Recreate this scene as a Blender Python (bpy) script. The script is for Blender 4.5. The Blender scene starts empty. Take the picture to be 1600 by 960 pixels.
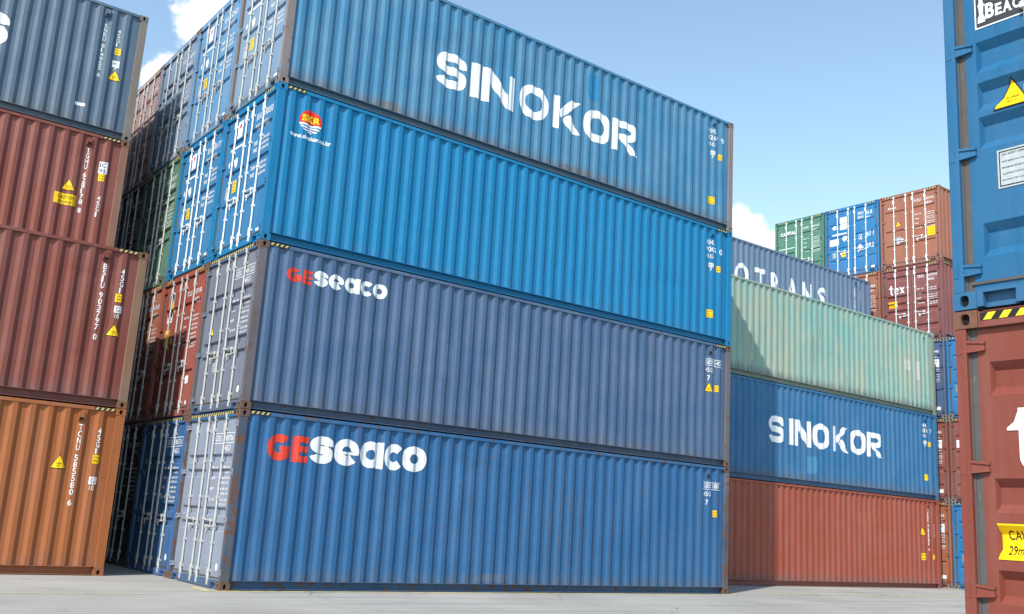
import bpy, bmesh, math, random
from mathutils import Vector, Matrix
R = math.radians
random.seed(7)
S = bpy.context.scene
C = S.collection

# ------------------------------------------------------------------ camera
CAM = Vector((-6.2297, -15.5728, 1.3538))
YAW, PITCH, ROLL, FPX = 0.6437, 0.2142, 0.0608, 1533.75
fwd = Vector((math.sin(YAW)*math.cos(PITCH), math.cos(YAW)*math.cos(PITCH), math.sin(PITCH)))
rt0 = Vector((math.cos(YAW), -math.sin(YAW), 0)); up0 = rt0.cross(fwd)
rt = math.cos(ROLL)*rt0 + math.sin(ROLL)*up0
up = -math.sin(ROLL)*rt0 + math.cos(ROLL)*up0
cd = bpy.data.cameras.new('camera'); cam = bpy.data.objects.new('camera', cd); C.objects.link(cam)
M = Matrix((rt, up, -fwd)).transposed().to_4x4(); M.translation = CAM
cam.matrix_world = M
cd.sensor_width = 36; cd.sensor_fit = 'HORIZONTAL'; cd.lens = FPX/1600*36
cd.clip_start = 0.05; cd.clip_end = 3000
S.camera = cam
def pxdir(px, py):
    return (fwd + rt*(px-800)/FPX - up*(py-480)/FPX).normalized()

# ------------------------------------------------------------------ sun, sky, exposure
SUN = Vector((-0.6307, -0.3220, 0.7061)).normalized()
sl = bpy.data.lights.new('sun', 'SUN'); so = bpy.data.objects.new('sun', sl); C.objects.link(so)
sl.energy = 5.0; sl.angle = R(0.5); sl.color = (1.0, 0.945, 0.86)
so.rotation_euler = SUN.to_track_quat('Z', 'Y').to_euler(); so.location = (-20, -20, 40)
w = bpy.data.worlds.new('World'); S.world = w; w.use_nodes = True
wt = w.node_tree; wt.nodes.clear()
def wn(t, **k):
    n = wt.nodes.new(t)
    for a, b in k.items(): setattr(n, a, b)
    return n
sky = wn('ShaderNodeTexSky', sky_type='NISHITA', sun_disc=False)
sky.sun_elevation = math.asin(SUN.z); sky.sun_rotation = math.atan2(SUN.x, SUN.y)
sky.air_density = 1.0; sky.dust_density = 0.35; sky.ozone_density = 1.6; sky.altitude = 0
bg = wn('ShaderNodeBackground'); bg.inputs['Strength'].default_value = 0.105
out = wn('ShaderNodeOutputWorld')
tc = wn('ShaderNodeTexCoord')
nrm = wn('ShaderNodeVectorMath', operation='NORMALIZE'); wt.links.new(tc.outputs['Generated'], nrm.inputs[0])
nz = wn('ShaderNodeTexNoise'); nz.inputs['Scale'].default_value = 26; nz.inputs['Detail'].default_value = 7; nz.inputs['Roughness'].default_value = 0.56
wt.links.new(nrm.outputs[0], nz.inputs['Vector'])
def wmath(op, a, b=None, clamp=False):
    n = wn('ShaderNodeMath', operation=op); n.use_clamp = clamp
    for i, x in enumerate((a, b)):
        if x is None: continue
        if isinstance(x, (int, float)): n.inputs[i].default_value = x
        else: wt.links.new(x, n.inputs[i])
    return n.outputs[0]
acc = None
for px, py, r in [(420, -30, .085), (372, 22, .052), (318, 34, .030), (345, 60, .036), (350, 110, .05), (252, 136, .028), (225, 158, .027), (300, 130, .04), (190, 190, .04),
                  (1158, 392, .036), (1196, 398, .031), (1130, 400, .05), (1238, 420, .034), (900, 700, .10), (1700, 640, .12), (-300, 300, .2), (2300, 500, .25)]:
    d = pxdir(px, py)
    sub = wn('ShaderNodeVectorMath', operation='SUBTRACT'); wt.links.new(nrm.outputs[0], sub.inputs[0]); sub.inputs[1].default_value = d
    ln = wn('ShaderNodeVectorMath', operation='LENGTH'); wt.links.new(sub.outputs[0], ln.inputs[0])
    v = wmath('SUBTRACT', 1.0, wmath('DIVIDE', ln.outputs['Value'], r))
    acc = v if acc is None else wmath('MAXIMUM', acc, v)
acc = wmath('MAXIMUM', acc, -1.5)
dens = wmath('ADD', acc, wmath('MULTIPLY', wmath('SUBTRACT', nz.outputs['Fac'], 0.5), 2.4))
mask = wn('ShaderNodeMapRange'); mask.interpolation_type = 'SMOOTHSTEP'
wt.links.new(dens, mask.inputs[0]); mask.inputs[1].default_value = -0.04; mask.inputs[2].default_value = 0.34
cl = wn('ShaderNodeMapRange'); wt.links.new(dens, cl.inputs[0]); cl.inputs[1].default_value = 0.1; cl.inputs[2].default_value = 1.0
cc = wn('ShaderNodeMix', data_type='RGBA')
wt.links.new(cl.outputs[0], cc.inputs['Factor']); cc.inputs['A'].default_value = (11.2, 11.4, 11.6, 1); cc.inputs['B'].default_value = (9.4, 9.7, 10.2, 1)
hz = wn('ShaderNodeMix', data_type='RGBA', blend_type='MULTIPLY'); hz.inputs['Factor'].default_value = 1
wt.links.new(sky.outputs[0], hz.inputs['A']); hz.inputs['B'].default_value = (2.6, 2.55, 2.22, 1)
mx = wn('ShaderNodeMix', data_type='RGBA')
wt.links.new(mask.outputs[0], mx.inputs['Factor']); wt.links.new(hz.outputs['Result'], mx.inputs['A']); wt.links.new(cc.outputs['Result'], mx.inputs['B'])
wt.links.new(mx.outputs['Result'], bg.inputs['Color']); wt.links.new(bg.outputs[0], out.inputs['Surface'])
S.view_settings.view_transform = 'Standard'; S.view_settings.look = 'None'
S.view_settings.exposure = 0.15; S.view_settings.gamma = 1.0
S.view_settings.use_curve_mapping = False

# ------------------------------------------------------------------ materials
def lin(r, g, b):
    f = lambda c: (c/255/12.92) if c/255 <= 0.04045 else ((c/255+0.055)/1.055)**2.4
    return (f(r), f(g), f(b), 1)
MATS = {}
class NT:
    def __init__(s, name):
        s.m = bpy.data.materials.new(name); s.m.use_nodes = True; s.t = s.m.node_tree; s.t.nodes.clear()
        s.b = s.n('ShaderNodeBsdfPrincipled'); s.o = s.n('ShaderNodeOutputMaterial'); s.l(s.b.outputs[0], s.o.inputs[0])
        s.tc = s.n('ShaderNodeTexCoord')
    def n(s, t, **k):
        n = s.t.nodes.new(t)
        for a, b in k.items(): setattr(n, a, b)
        return n
    def l(s, a, b): s.t.links.new(a, b)
    def put(s, sock, x):
        if hasattr(x, 'is_linked') or isinstance(x, bpy.types.NodeSocket): s.l(x, sock)
        else: sock.default_value = x
    def math(s, op, a, b=0.0, clamp=False):
        n = s.n('ShaderNodeMath', operation=op); n.use_clamp = clamp
        s.put(n.inputs[0], a); s.put(n.inputs[1], b); return n.outputs[0]
    def noise(s, vec, scale, detail=4, rough=0.5):
        n = s.n('ShaderNodeTexNoise'); s.l(vec, n.inputs['Vector'])
        n.inputs['Scale'].default_value = scale; n.inputs['Detail'].default_value = detail; n.inputs['Roughness'].default_value = rough
        return n.outputs['Fac']
    def ramp(s, x, a, b):
        n = s.n('ShaderNodeMapRange'); n.interpolation_type = 'SMOOTHSTEP'
        s.put(n.inputs[0], x); n.inputs[1].default_value = a; n.inputs[2].default_value = b
        return n.outputs[0]
    def mix(s, f, a, b):
        n = s.n('ShaderNodeMix', data_type='RGBA')
        s.put(n.inputs['Factor'], f); s.put(n.inputs['A'], a); s.put(n.inputs['B'], b); return n.outputs['Result']
    def vec(s, scale=(1, 1, 1), off=(0, 0, 0), rand=True):
        m = s.n('ShaderNodeMapping'); s.l(s.tc.outputs['Object'], m.inputs['Vector'])
        m.inputs['Scale'].default_value = scale; m.inputs['Location'].default_value = off
        if not rand: return m.outputs[0]
        return m.outputs[0]
    def bump(s, h, dist, st=0.5):
        b = s.n('ShaderNodeBump'); b.inputs['Strength'].default_value = st; b.inputs['Distance'].default_value = dist
        s.l(h, b.inputs['Height']); s.l(b.outputs[0], s.b.inputs['Normal'])
DIRT = lin(92, 93, 95)
RUST = lin(86, 60, 48)
def grime_shade(t, ph, o):  # grime plus painted shade: dark lines on far rib slopes and inner corners
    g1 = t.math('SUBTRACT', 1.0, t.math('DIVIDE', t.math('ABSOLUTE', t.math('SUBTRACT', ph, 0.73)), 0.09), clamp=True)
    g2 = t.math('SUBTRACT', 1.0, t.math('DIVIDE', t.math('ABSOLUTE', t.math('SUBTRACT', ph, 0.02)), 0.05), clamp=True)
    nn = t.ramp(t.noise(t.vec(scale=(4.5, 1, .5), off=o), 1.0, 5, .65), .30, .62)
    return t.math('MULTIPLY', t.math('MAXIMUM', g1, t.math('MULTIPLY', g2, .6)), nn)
def paint(name, col, fade=0.25, fadecol=None, rust=0.2, dirt=0.5, ribs=False, scrape=None, off=0.0, rough=0.5):
    key = name
    if key in MATS: return MATS[key]
    t = NT(name)
    oi = t.n('ShaderNodeObjectInfo')
    o = (off*3.1, off*1.7, off*0.9)
    v = t.vec(off=o); vs = t.vec(scale=(5.5, 5.5, 0.28), off=o); vf = t.vec(scale=(16, 16, 0.5), off=o)
    base = lin(*col)
    fc = lin(*fadecol) if fadecol else tuple(min(1, c*0.82+0.10) for c in base[:3])+(1,)
    c = t.mix(t.math('MULTIPLY', t.ramp(t.noise(v, 0.9, 5, 0.6), 0.32, 0.72), fade), base, fc)
    c = t.mix(t.math('MULTIPLY', t.ramp(t.noise(vs, 1.0, 4, 0.6), 0.42, 0.75), fade*0.9), c, fc)
    dk = tuple(x*0.66 for x in base[:3])+(1,)
    c = t.mix(t.math('MULTIPLY', t.ramp(t.noise(vf, 1.0, 3, 0.5), 0.5, 0.8), 0.38), c, dk)
    c = t.mix(t.math('MULTIPLY', t.ramp(t.noise(v, 42, 3, 0.6), 0.62, 0.72), 0.22), c, fc)
    sep = t.n('ShaderNodeSeparateXYZ'); t.l(t.tc.outputs['Object'], sep.inputs[0])
    # road dirt washed down on to the lowest part of the wall
    if dirt > 0:
        h = t.ramp(t.math('ADD', sep.outputs['Z'], t.math('MULTIPLY', t.noise(t.vec(scale=(9, 9, .5), off=o), 1.6, 6, 0.7), -0.85)), 0.02, -0.36)
        c = t.mix(t.math('MULTIPLY', h, dirt), c, DIRT)
        st = t.ramp(t.noise(t.vec(scale=(11, 11, 0.6), off=o), 1.0, 5, 0.65), 0.56, 0.74)
        c = t.mix(t.math('MULTIPLY', st, dirt*0.42), c, tuple(x*0.5 for x in DIRT[:3])+(1,))
    nr = t.noise(v, 7.0, 9, 0.68)
    ru = t.math('MULTIPLY', t.ramp(nr, 0.70-0.22*rust, 0.74-0.2*rust), min(1, rust*2.2))
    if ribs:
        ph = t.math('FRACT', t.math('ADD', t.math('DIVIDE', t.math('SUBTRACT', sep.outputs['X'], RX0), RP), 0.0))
        gr = grime_shade(t, ph, o)
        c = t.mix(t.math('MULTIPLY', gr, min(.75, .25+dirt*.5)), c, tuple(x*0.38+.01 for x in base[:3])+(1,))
        e = t.math('SUBTRACT', 1.0, t.math('DIVIDE', t.math('ABSOLUTE', t.math('SUBTRACT', ph, 0.27)), 0.055), clamp=True)
        lz = t.ramp(t.noise(t.vec(scale=(3.6, 1, 0.75), off=o), 1.0, 3, 0.5), 0.60-0.1*rust, 0.66-0.1*rust)
        fine = t.ramp(t.noise(t.vec(scale=(40, 40, 7), off=o), 1.0, 3, 0.6), 0.36, 0.56)
        em = t.math('MULTIPLY', t.math('MULTIPLY', e, lz), fine)
        ru = t.math('MAXIMUM', t.math('MULTIPLY', ru, 0.6), t.math('MULTIPLY', em, min(1.0, 0.45+rust)))
        if scrape:
            x0, x1, z0, z1 = scrape
            bx = t.math('MULTIPLY', t.ramp(sep.outputs['X'], x0, x0+.1), t.ramp(sep.outputs['X'], x1, x1-.1))
            zz = t.math('ADD', sep.outputs['Z'], t.math('MULTIPLY', t.noise(vs, 3.0, 3), 0.7))
            bz = t.math('MULTIPLY', t.ramp(zz, z0, z0+.5), t.ramp(zz, z1+.36, z1+.3))
            e2 = t.math('SUBTRACT', 1.0, t.math('DIVIDE', t.math('ABSOLUTE', t.math('SUBTRACT', ph, 0.27)), 0.085), clamp=True)
            ru = t.math('MAXIMUM', ru, t.math('MULTIPLY', t.math('MULTIPLY', t.math('MULTIPLY', bx, bz), t.ramp(e2, 0.1, 0.9)), t.ramp(fine, 0.15, 0.85)))
    rc = t.mix(t.noise(v, 21, 4), RUST, lin(112, 86, 74))
    c = t.mix(ru, c, rc)
    t.l(c, t.b.inputs['Base Color'])
    t.put(t.b.inputs['Roughness'], t.math('ADD', rough, t.math('MULTIPLY', t.noise(v, 6, 4), 0.22)))
    t.b.inputs['Specular IOR Level'].default_value = 0.32
    t.bump(t.math('ADD', t.math('MULTIPLY', t.noise(v, 60, 4, 0.6), .07), t.noise(v, 2.6, 3, 0.5)), 0.016, 0.6)
    MATS[key] = t.m
    return t.m
def plain(name, col, rough=0.6, metal=0.0, var=0.2, scale=12, wear=None, wearamt=0.0, bump=0.0):
    if name in MATS: return MATS[name]
    t = NT(name); v = t.vec()
    b = lin(*col)
    c = t.mix(t.math('MULTIPLY', t.ramp(t.noise(v, scale, 5, 0.6), 0.35, 0.7), var), b, tuple(x*0.55 for x in b[:3])+(1,))
    if wear: c = t.mix(t.math('MULTIPLY', t.ramp(t.noise(t.vec(scale=(1, 1, 0.35)), 17, 6, 0.65), 0.58, 0.68), wearamt), c, lin(*wear))
    t.l(c, t.b.inputs['Base Color']); t.b.inputs['Roughness'].default_value = rough; t.b.inputs['Metallic'].default_value = metal
    t.b.inputs['Specular IOR Level'].default_value = 0.3
    if bump: t.bump(t.noise(v, 40, 4), bump)
    MATS[name] = t.m
    return t.m
WHITE = plain('white_lettering', (222, 225, 228), 0.55, var=0.10, scale=5, wear=(170, 176, 182), wearamt=0.35)
RED = plain('red_lettering', (214, 44, 26), 0.55, var=0.12, wear=(180, 70, 60), wearamt=0.3)
YEL = plain('yellow_sticker', (240, 196, 8), 0.5, var=0.12, wear=(205, 170, 60), wearamt=0.2)
BLK = plain('black_print', (26, 26, 28), 0.6, var=0.1)
def white_on_ribs(name, col):
    t = NT(name); sp = t.n('ShaderNodeSeparateXYZ'); t.l(t.tc.outputs['Object'], sp.inputs[0])
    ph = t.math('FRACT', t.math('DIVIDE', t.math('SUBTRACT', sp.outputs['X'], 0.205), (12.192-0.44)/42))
    v = t.vec(); b = lin(*col)
    c = t.mix(t.math('MULTIPLY', t.ramp(t.noise(t.vec(scale=(6, 6, .5)), 1.6, 5, .65), .42, .72), .35), b, tuple(x*.62 for x in b[:3])+(1,))
    c = t.mix(t.math('MULTIPLY', t.ramp(t.noise(v, 30, 6, .7), .60, .66), .35), c, lin(120, 130, 140))
    c = t.mix(t.math('MULTIPLY', grime_shade(t, ph, (0, 0, 0)), .8), c, tuple(x*.34 for x in b[:3])+(1,))
    t.l(c, t.b.inputs['Base Color']); t.b.inputs['Roughness'].default_value = .6
    return t.m
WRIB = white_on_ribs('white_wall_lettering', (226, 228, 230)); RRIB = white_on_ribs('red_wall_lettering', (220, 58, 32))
GREYPLATE = plain('metal_plate', (182, 188, 190), 0.45, 0.2, var=0.3, scale=30)
GALV = plain('galvanised_steel', (190, 191, 189), 0.42, 0.0, var=0.3, scale=9, wear=(140, 110, 90), wearamt=0.35)
RUBBER = plain('door_gasket', (86, 83, 82), .85, var=.3, wear=(116, 112, 110), wearamt=0.4)
DARK = plain('dark_opening', (22, 20, 19), 0.9, var=0.1)
FLOORM = plain('floor_steel', (40, 38, 36), 0.9, var=0.2)
YSTR = plain('yellow_stripe', (190, 176, 116), 0.6, var=0.2, wear=(60, 55, 50), wearamt=0.45)
NSTR = plain('bright_yellow_stripe', (236, 208, 40), 0.6, var=0.15, wear=(60, 55, 50), wearamt=0.3)
BSTR = plain('black_stripe', (34, 33, 32), 0.7, var=0.2, wear=(120, 105, 85), wearamt=0.3)
RUSTCAST = plain('rusty_casting', (106, 84, 72), 0.85, var=0.5, scale=22, wear=(140, 128, 118), wearamt=0.4, bump=0.002)
def cyanlogo(): return plain('blue_logo_print', (20, 120, 190), 0.55, var=0.05)

# ------------------------------------------------------------------ mesh helpers
class MB:
    def __init__(s): s.v = []; s.f = []; s.m = []
    def face(s, pts, mi=0):
        i = len(s.v); s.v += [tuple(p) for p in pts]; s.f.append(tuple(range(i, i+len(pts)))); s.m.append(mi)
    def box(s, x0, x1, y0, y1, z0, z1, mi=0):
        i = len(s.v)
        s.v += [(x0, y0, z0), (x1, y0, z0), (x1, y1, z0), (x0, y1, z0), (x0, y0, z1), (x1, y0, z1), (x1, y1, z1), (x0, y1, z1)]
        for q in ((0, 3, 2, 1), (4, 5, 6, 7), (0, 1, 5, 4), (1, 2, 6, 5), (2, 3, 7, 6), (3, 0, 4, 7)):
            s.f.append(tuple(i+k for k in q)); s.m.append(mi)
    def cyl(s, a, b, r, n=10, mi=0):
        a = Vector(a); b = Vector(b); d = (b-a).normalized()
        u = d.orthogonal().normalized(); w_ = d.cross(u); i = len(s.v)
        for p in (a, b):
            for k in range(n):
                an = 2*math.pi*k/n; s.v.append(tuple(p+u*r*math.cos(an)+w_*r*math.sin(an)))
        for k in range(n):
            s.f.append((i+k, i+(k+1) % n, i+n+(k+1) % n, i+n+k)); s.m.append(mi)
        s.f.append(tuple(i+k for k in range(n))[::-1]); s.m.append(mi)
        s.f.append(tuple(i+n+k for k in range(n))); s.m.append(mi)
    def mesh(s, name, bevel=0.0, smooth=False, fix=True):
        me = bpy.data.meshes.new(name); me.from_pydata(s.v, [], s.f)
        for p, k in zip(me.polygons, s.m): p.material_index = k
        if bevel or fix:
            bm = bmesh.new(); bm.from_mesh(me)
            if fix: bmesh.ops.recalc_face_normals(bm, faces=bm.faces)
            if bevel:
                bmesh.ops.remove_doubles(bm, verts=bm.verts, dist=1e-5)
                bmesh.ops.bevel(bm, geom=[e for e in bm.edges if len(e.link_faces) == 2 and e.calc_face_angle(0) > 1.0], offset=bevel, segments=1, affect='EDGES')
            bm.to_mesh(me); bm.free()
        if smooth:
            for p in me.polygons: p.use_smooth = True
        me.update()
        return me
def link(name, me, mats, parent=None):
    nm = max(1, len(mats))
    while len(me.materials) < nm: me.materials.append(None)
    o = bpy.data.objects.new(name, me); C.objects.link(o)
    for i, m in enumerate(mats):
        o.material_slots[i].link = 'OBJECT'; o.material_slots[i].material = m
    if parent: o.parent = parent
    return o

# ------------------------------------------------------------------ container geometry
L, W, HC, HS, GAP = 12.192, 2.438, 2.896, 2.591, 0.010
RX0 = 0.205                      # start of the first outward rib slope
NR = 42
RP = (L-2*RX0-0.03)/NR           # rib pitch
YO, YI = 0.012, 0.050            # outer and inner plane of the side corrugation
def rib_breaks():
    b = [(0.158, YI), (RX0, YI)]
    for k in range(NR):
        x = RX0+k*RP
        b += [(x+RP*.245, YO), (x+RP*.505, YO), (x+RP*.75, YI)]
        if k < NR-1: b.append((x+RP, YI))
    b += [(L-0.158, YI)]
    return b
BR = rib_breaks()
def prof(x):
    if x <= BR[0][0]: return BR[0][1]
    for (x0, y0), (x1, y1) in zip(BR, BR[1:]):
        if x <= x1: return y0+(y1-y0)*(x-x0)/(x1-x0)
    return BR[-1][1]
ZB, ZT = 0.156, 0.070            # panel starts ZB above the base and ends ZT below the top
NZ = 16
def dent(seed, x, z, H):
    if not seed: return 0.0
    h = 0.0
    rnd = random.Random(seed)
    for _ in range(24):
        cx, cz, rx, rz, a = rnd.uniform(.5, 11.7), rnd.uniform(.3, H-.3), rnd.uniform(.12, .9), rnd.uniform(.10, .6), rnd.uniform(-.008, .013)
        h += a*math.exp(-((x-cx)/rx)**2-((z-cz)/rz)**2)
    e = max(0, min(1, (z-ZB)/.25))*max(0, min(1, (H-ZT-z)/.25))
    return h*e
MC = {}
def side_panel_mesh(H, seed, far):
    k = ('sp', H, seed, far)
    if k in MC: return MC[k]
    mb = MB(); zs = [ZB+(H-ZT-ZB)*i/NZ for i in range(NZ+1)] if seed else [ZB, H-ZT]
    n = len(BR)
    for z in zs:
        for x, y in BR:
            yy = y+dent(seed, x, z, H)
            mb.v.append((x, (W-yy) if far else yy, z))
    for j in range(len(zs)-1):
        for i in range(n-1):
            q = (j*n+i, j*n+i+1, (j+1)*n+i+1, (j+1)*n+i)
            mb.f.append(q[::-1] if far else q); mb.m.append(0)
    MC[k] = mb.mesh('side_panel', fix=False); return MC[k]
def end_panel_mesh(H):
    k = ('ep', H)
    if k in MC: return MC[k]
    mb = MB(); ys = [0.08]; xs = [L-.05]; y = 0.12
    while y < W-.3:
        ys += [y, y+.05, y+.15, y+.2]; xs += [L-.05, L-.012, L-.012, L-.05]; y += .28
    ys.append(W-.08); xs.append(L-.05)
    for i in range(len(ys)-1):
        mb.face([(xs[i], ys[i], .13), (xs[i+1], ys[i+1], .13), (xs[i+1], ys[i+1], H-.1), (xs[i], ys[i], H-.1)])
    MC[k] = mb.mesh('end_panel', fix=False); return MC[k]
def casting_mesh(sx, sy, sz, H):
    k = ('c', sx, sy, sz, H)
    if k in MC: return MC[k]
    a, b, c = .178, .162, .118
    mb = MB()
    def holed(P, uw, uh, ow, oh, U, V, Nn):       # rect P..P+uw*U+uh*V with an oval hole sunk along Nn
        n = 16; rect = []; ov = []
        for i in range(n):
            an = 2*math.pi*(i+.5)/n; cx, cy = math.cos(an), math.sin(an)
            m_ = max(abs(cx), abs(cy)); rx, ry = cx/m_, cy/m_
            if abs(abs(rx)-abs(ry)) < .45 and i % 4 in (1, 2): rx = math.copysign(1, rx); ry = math.copysign(1, ry)
            rect.append((uw/2+rx*uw/2, uh/2+ry*uh/2))
            s_ = 2.8
            ex = math.copysign(abs(cx)**(2/s_), cx); ey = math.copysign(abs(cy)**(2/s_), cy)
            ov.append((uw/2+ex*ow/2, uh/2+ey*oh/2))
        pt = lambda q, d=0: tuple(P+U*q[0]+V*q[1]+Nn*d)
        for i in range(n):
            j = (i+1) % n
            mb.face([pt(rect[i]), pt(rect[j]), pt(ov[j]), pt(ov[i])])
            mb.face([pt(ov[i]), pt(ov[j]), pt(ov[j], .03), pt(ov[i], .03)])
        mb.face([pt(q, .03) for q in ov], 1)
    X, Y, Z = Vector((1, 0, 0)), Vector((0, 1, 0)), Vector((0, 0, 1)); O = Vector((0, 0, 0))
    holed(O, b, c, .062, .078, Y, Z, X)           # end face (x=0)
    holed(O, a, c, .060, .078, X, Z, Y)           # side face (y=0)
    mb.face([(a, 0, 0), (a, b, 0), (a, b, c), (a, 0, c)]); mb.face([(0, b, 0), (a, b, 0), (a, b, c), (0, b, c)])
    mb.face([(0, 0, 0), (a, 0, 0), (a, b, 0), (0, b, 0)]); mb.face([(0, 0, c), (a, 0, c), (a, b, c), (0, b, c)])
    o = (0 if not sx else L, 0 if not sy else W, 0 if not sz else H)
    mb.v = [(o[0]+(-x if sx else x), o[1]+(-y if sy else y), o[2]+(-z if sz else z)) for x, y, z in mb.v]
    MC[k] = mb.mesh('corner_casting'); return MC[k]
def boxes(key, name, lst, bevel=0.0, mis=None):
    if key in MC: return MC[key]
    mb = MB()
    for i, b in enumerate(lst): mb.box(*b, mi=(mis[i] if mis else 0))
    MC[key] = mb.mesh(name, bevel); return MC[key]
DX = 0.045      # outer plane of the door skin
LEAF0 = 0.135   # leaf starts this far from the container corner
MID = W/2
LEAFY = [(LEAF0, MID-.008), (MID+.008, W-LEAF0)]      # [right leaf seen from outside, left leaf]
def door_prof(y, z, grooves):
    for zt, h, d, s_ in grooves:
        if zt-h < z < zt:
            inn = False
            for a, b in LEAFY:
                if a+.075 < y < b-.075: inn = True
            if inn:
                return DX+d*min(1, (zt-z)/s_, (z-(zt-h))/s_)
    return DX
def leaf_mesh(i, H, grooves):
    k = ('leaf', i, H, tuple(grooves))
    if k in MC: return MC[k]
    mb = MB(); a, b = LEAFY[i]; z0, z1 = .135, H-.125; m_ = .075
    ya, yb = a+m_, b-m_
    mb.face([(DX, a, z0), (DX, ya, z0), (DX, ya, z1), (DX, a, z1)]); mb.face([(DX, yb, z0), (DX, b, z0), (DX, b, z1), (DX, yb, z1)])
    gs = sorted(grooves, key=lambda g: -g[0]); z = z1
    for zt, h, d, s_ in gs:
        mb.face([(DX, ya, zt), (DX, yb, zt), (DX, yb, z), (DX, ya, z)])
        zb = zt-h; e = .014; fx = DX+d
        o = [(DX, ya, zt), (DX, yb, zt), (DX, yb, zb), (DX, ya, zb)]
        q = [(fx, ya+e, zt-s_), (fx, yb-e, zt-s_), (fx, yb-e, zb+s_), (fx, ya+e, zb+s_)]
        for n in range(4): mb.face([o[n], o[(n+1) % 4], q[(n+1) % 4], q[n]])
        mb.face(q); z = zb
    mb.face([(DX, ya, z0), (DX, yb, z0), (DX, yb, z), (DX, ya, z)])
    t_ = DX+.045
    for p, q in (((a, z0), (b, z0)), ((b, z0), (b, z1)), ((b, z1), (a, z1)), ((a, z1), (a, z0))):
        mb.face([(DX, p[0], p[1]), (DX, q[0], q[1]), (t_, q[0], q[1]), (t_, p[0], p[1])])
    MC[k] = mb.mesh('door'); return MC[k]
def hinge_mesh(i, z):
    k = ('h', i, z)
    if k in MC: return MC[k]
    mb = MB()
    # tapered strap with two ribs, wrapped round the hinge pin at the post
    f = (lambda y: y) if i == 0 else (lambda y: W-y)
    def wedge(y0, y1, za, zb, zc, zd, x0, x1, x2, x3):
        P = [(x0, f(y0), za), (x1, f(y0), za), (x1, f(y0), zb), (x0, f(y0), zb), (x2, f(y1), zc), (x3, f(y1), zc), (x3, f(y1), zd), (x2, f(y1), zd)]
        i0 = len(mb.v); mb.v += P
        for q in ((0, 1, 2, 3), (4, 7, 6, 5), (0, 4, 5, 1), (1, 5, 6, 2), (2, 6, 7, 3), (3, 7, 4, 0)):
            mb.f.append(tuple(i0+n for n in q)); mb.m.append(0)
    wedge(.05, .185, z-.036, z+.036, z-.022, z+.022, .010, .03, .030, .05)
    wedge(.05, .19, z+.026, z+.044, z+.014, z+.030, .002, .03, .020, .05)
    wedge(.05, .19, z-.044, z-.026, z-.030, z-.014, .002, .03, .020, .05)
    mb.cyl((.020, f(.045), z-.055), (.020, f(.045), z+.055), .016, 8)
    mb.box(.001, .018, *sorted((f(.012), f(.05))), z-.05, z+.05)
    MC[k] = mb.mesh('hinge'); return MC[k]
BARS = [(0, LEAFY[0][0]+.44), (0, MID-.145), (1, MID+.145), (1, LEAFY[1][1]-.44)]
def bar_mesh(n, H):
    k = ('bar', n, H)
    if k in MC: return MC[k]
    i, y = BARS[n]; mb = MB(); x = .022
    mb.cyl((x, y, .055), (x, y, H-.05), .0165, 12)
    for z in (.10, H-.10):                     # cams and keepers
        s_ = 1 if z > 1 else -1
        mb.box(.000, .03, y-.03, y+.018, z-.045, z+.045)
        mb.box(-.004+.004, .044, y-.045, y-.032, z-.055, z+.03)
    for z in (.27, .72, 1.45, 2.05, H-.32):    # bearing brackets
        mb.box(.003, .046, y-.034, y+.034, z-.022, z+.022)
    for z in (.24, H-.29): mb.box(.0, .04, y+.0, y+.042, z-.075, z+.075)
    MC[k] = mb.mesh('locking_bar', bevel=.0); return MC[k]
def handle_mesh(n, H):
    k = ('hd', n, H)
    if k in MC: return MC[k]
    i, y = BARS[n]; mb = MB(); z = 1.0+(.10 if n in (1, 3) else 0)
    s_ = 1 if n in (0, 2) else -1
    if n == 3: s_ = -1
    y2 = y+s_*.34
    mb.box(-.002+.004, .035, y-.03, y+.03, z-.03, z+.03)
    mb.cyl((.012, y, z), (.010, y+s_*.12, z-.035), .012, 8); mb.cyl((.010, y+s_*.12, z-.035), (.012, y2, z-.02), .011, 8)
    mb.box(.004, .045, min(y2-.035, y2+.035), max(y2-.035, y2+.035), z-.055, z-.005)
    mb.box(.008, .02, min(y2, y2-.02*s_), max(y2, y2-.02*s_), z-.12, z-.02)
    MC[k] = mb.mesh('handle'); return MC[k]

G_GE = [(2.17, .15, .042, .022), (1.92, .15, .042, .022), (1.29, .15, .042, .022), (1.04, .15, .042, .022)]
G_SK = [(2.30, .10, .036, .02), (1.68, .10, .036, .02), (1.05, .10, .036, .02)]
G_FL = [(2.26, .10, .036, .02), (1.48, .10, .036, .02), (.90, .10, .036, .02)]
G_TX = [(2.55, .22, .046, .055), (1.80, .215, .046, .055), (1.51, .205, .046, .055), (1.235, .205, .046, .055), (.62, .22, .046, .055)]
G_BC = [(1.905, .235, .046, .06), (1.60, .21, .046, .06), (1.345, .235, .046, .06), (.585, .235, .046, .06), (2.62, .12, .03, .04)]
G_BL = [(2.25, .11, .028, .03), (1.72, .11, .028, .03), (1.25, .11, .028, .03), (.75, .11, .028, .03)]
G_CH = [(2.3, .2, .033, .05), (1.75, .2, .033, .05), (1.2, .2, .033, .05), (.62, .2, .033, .05)]

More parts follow.
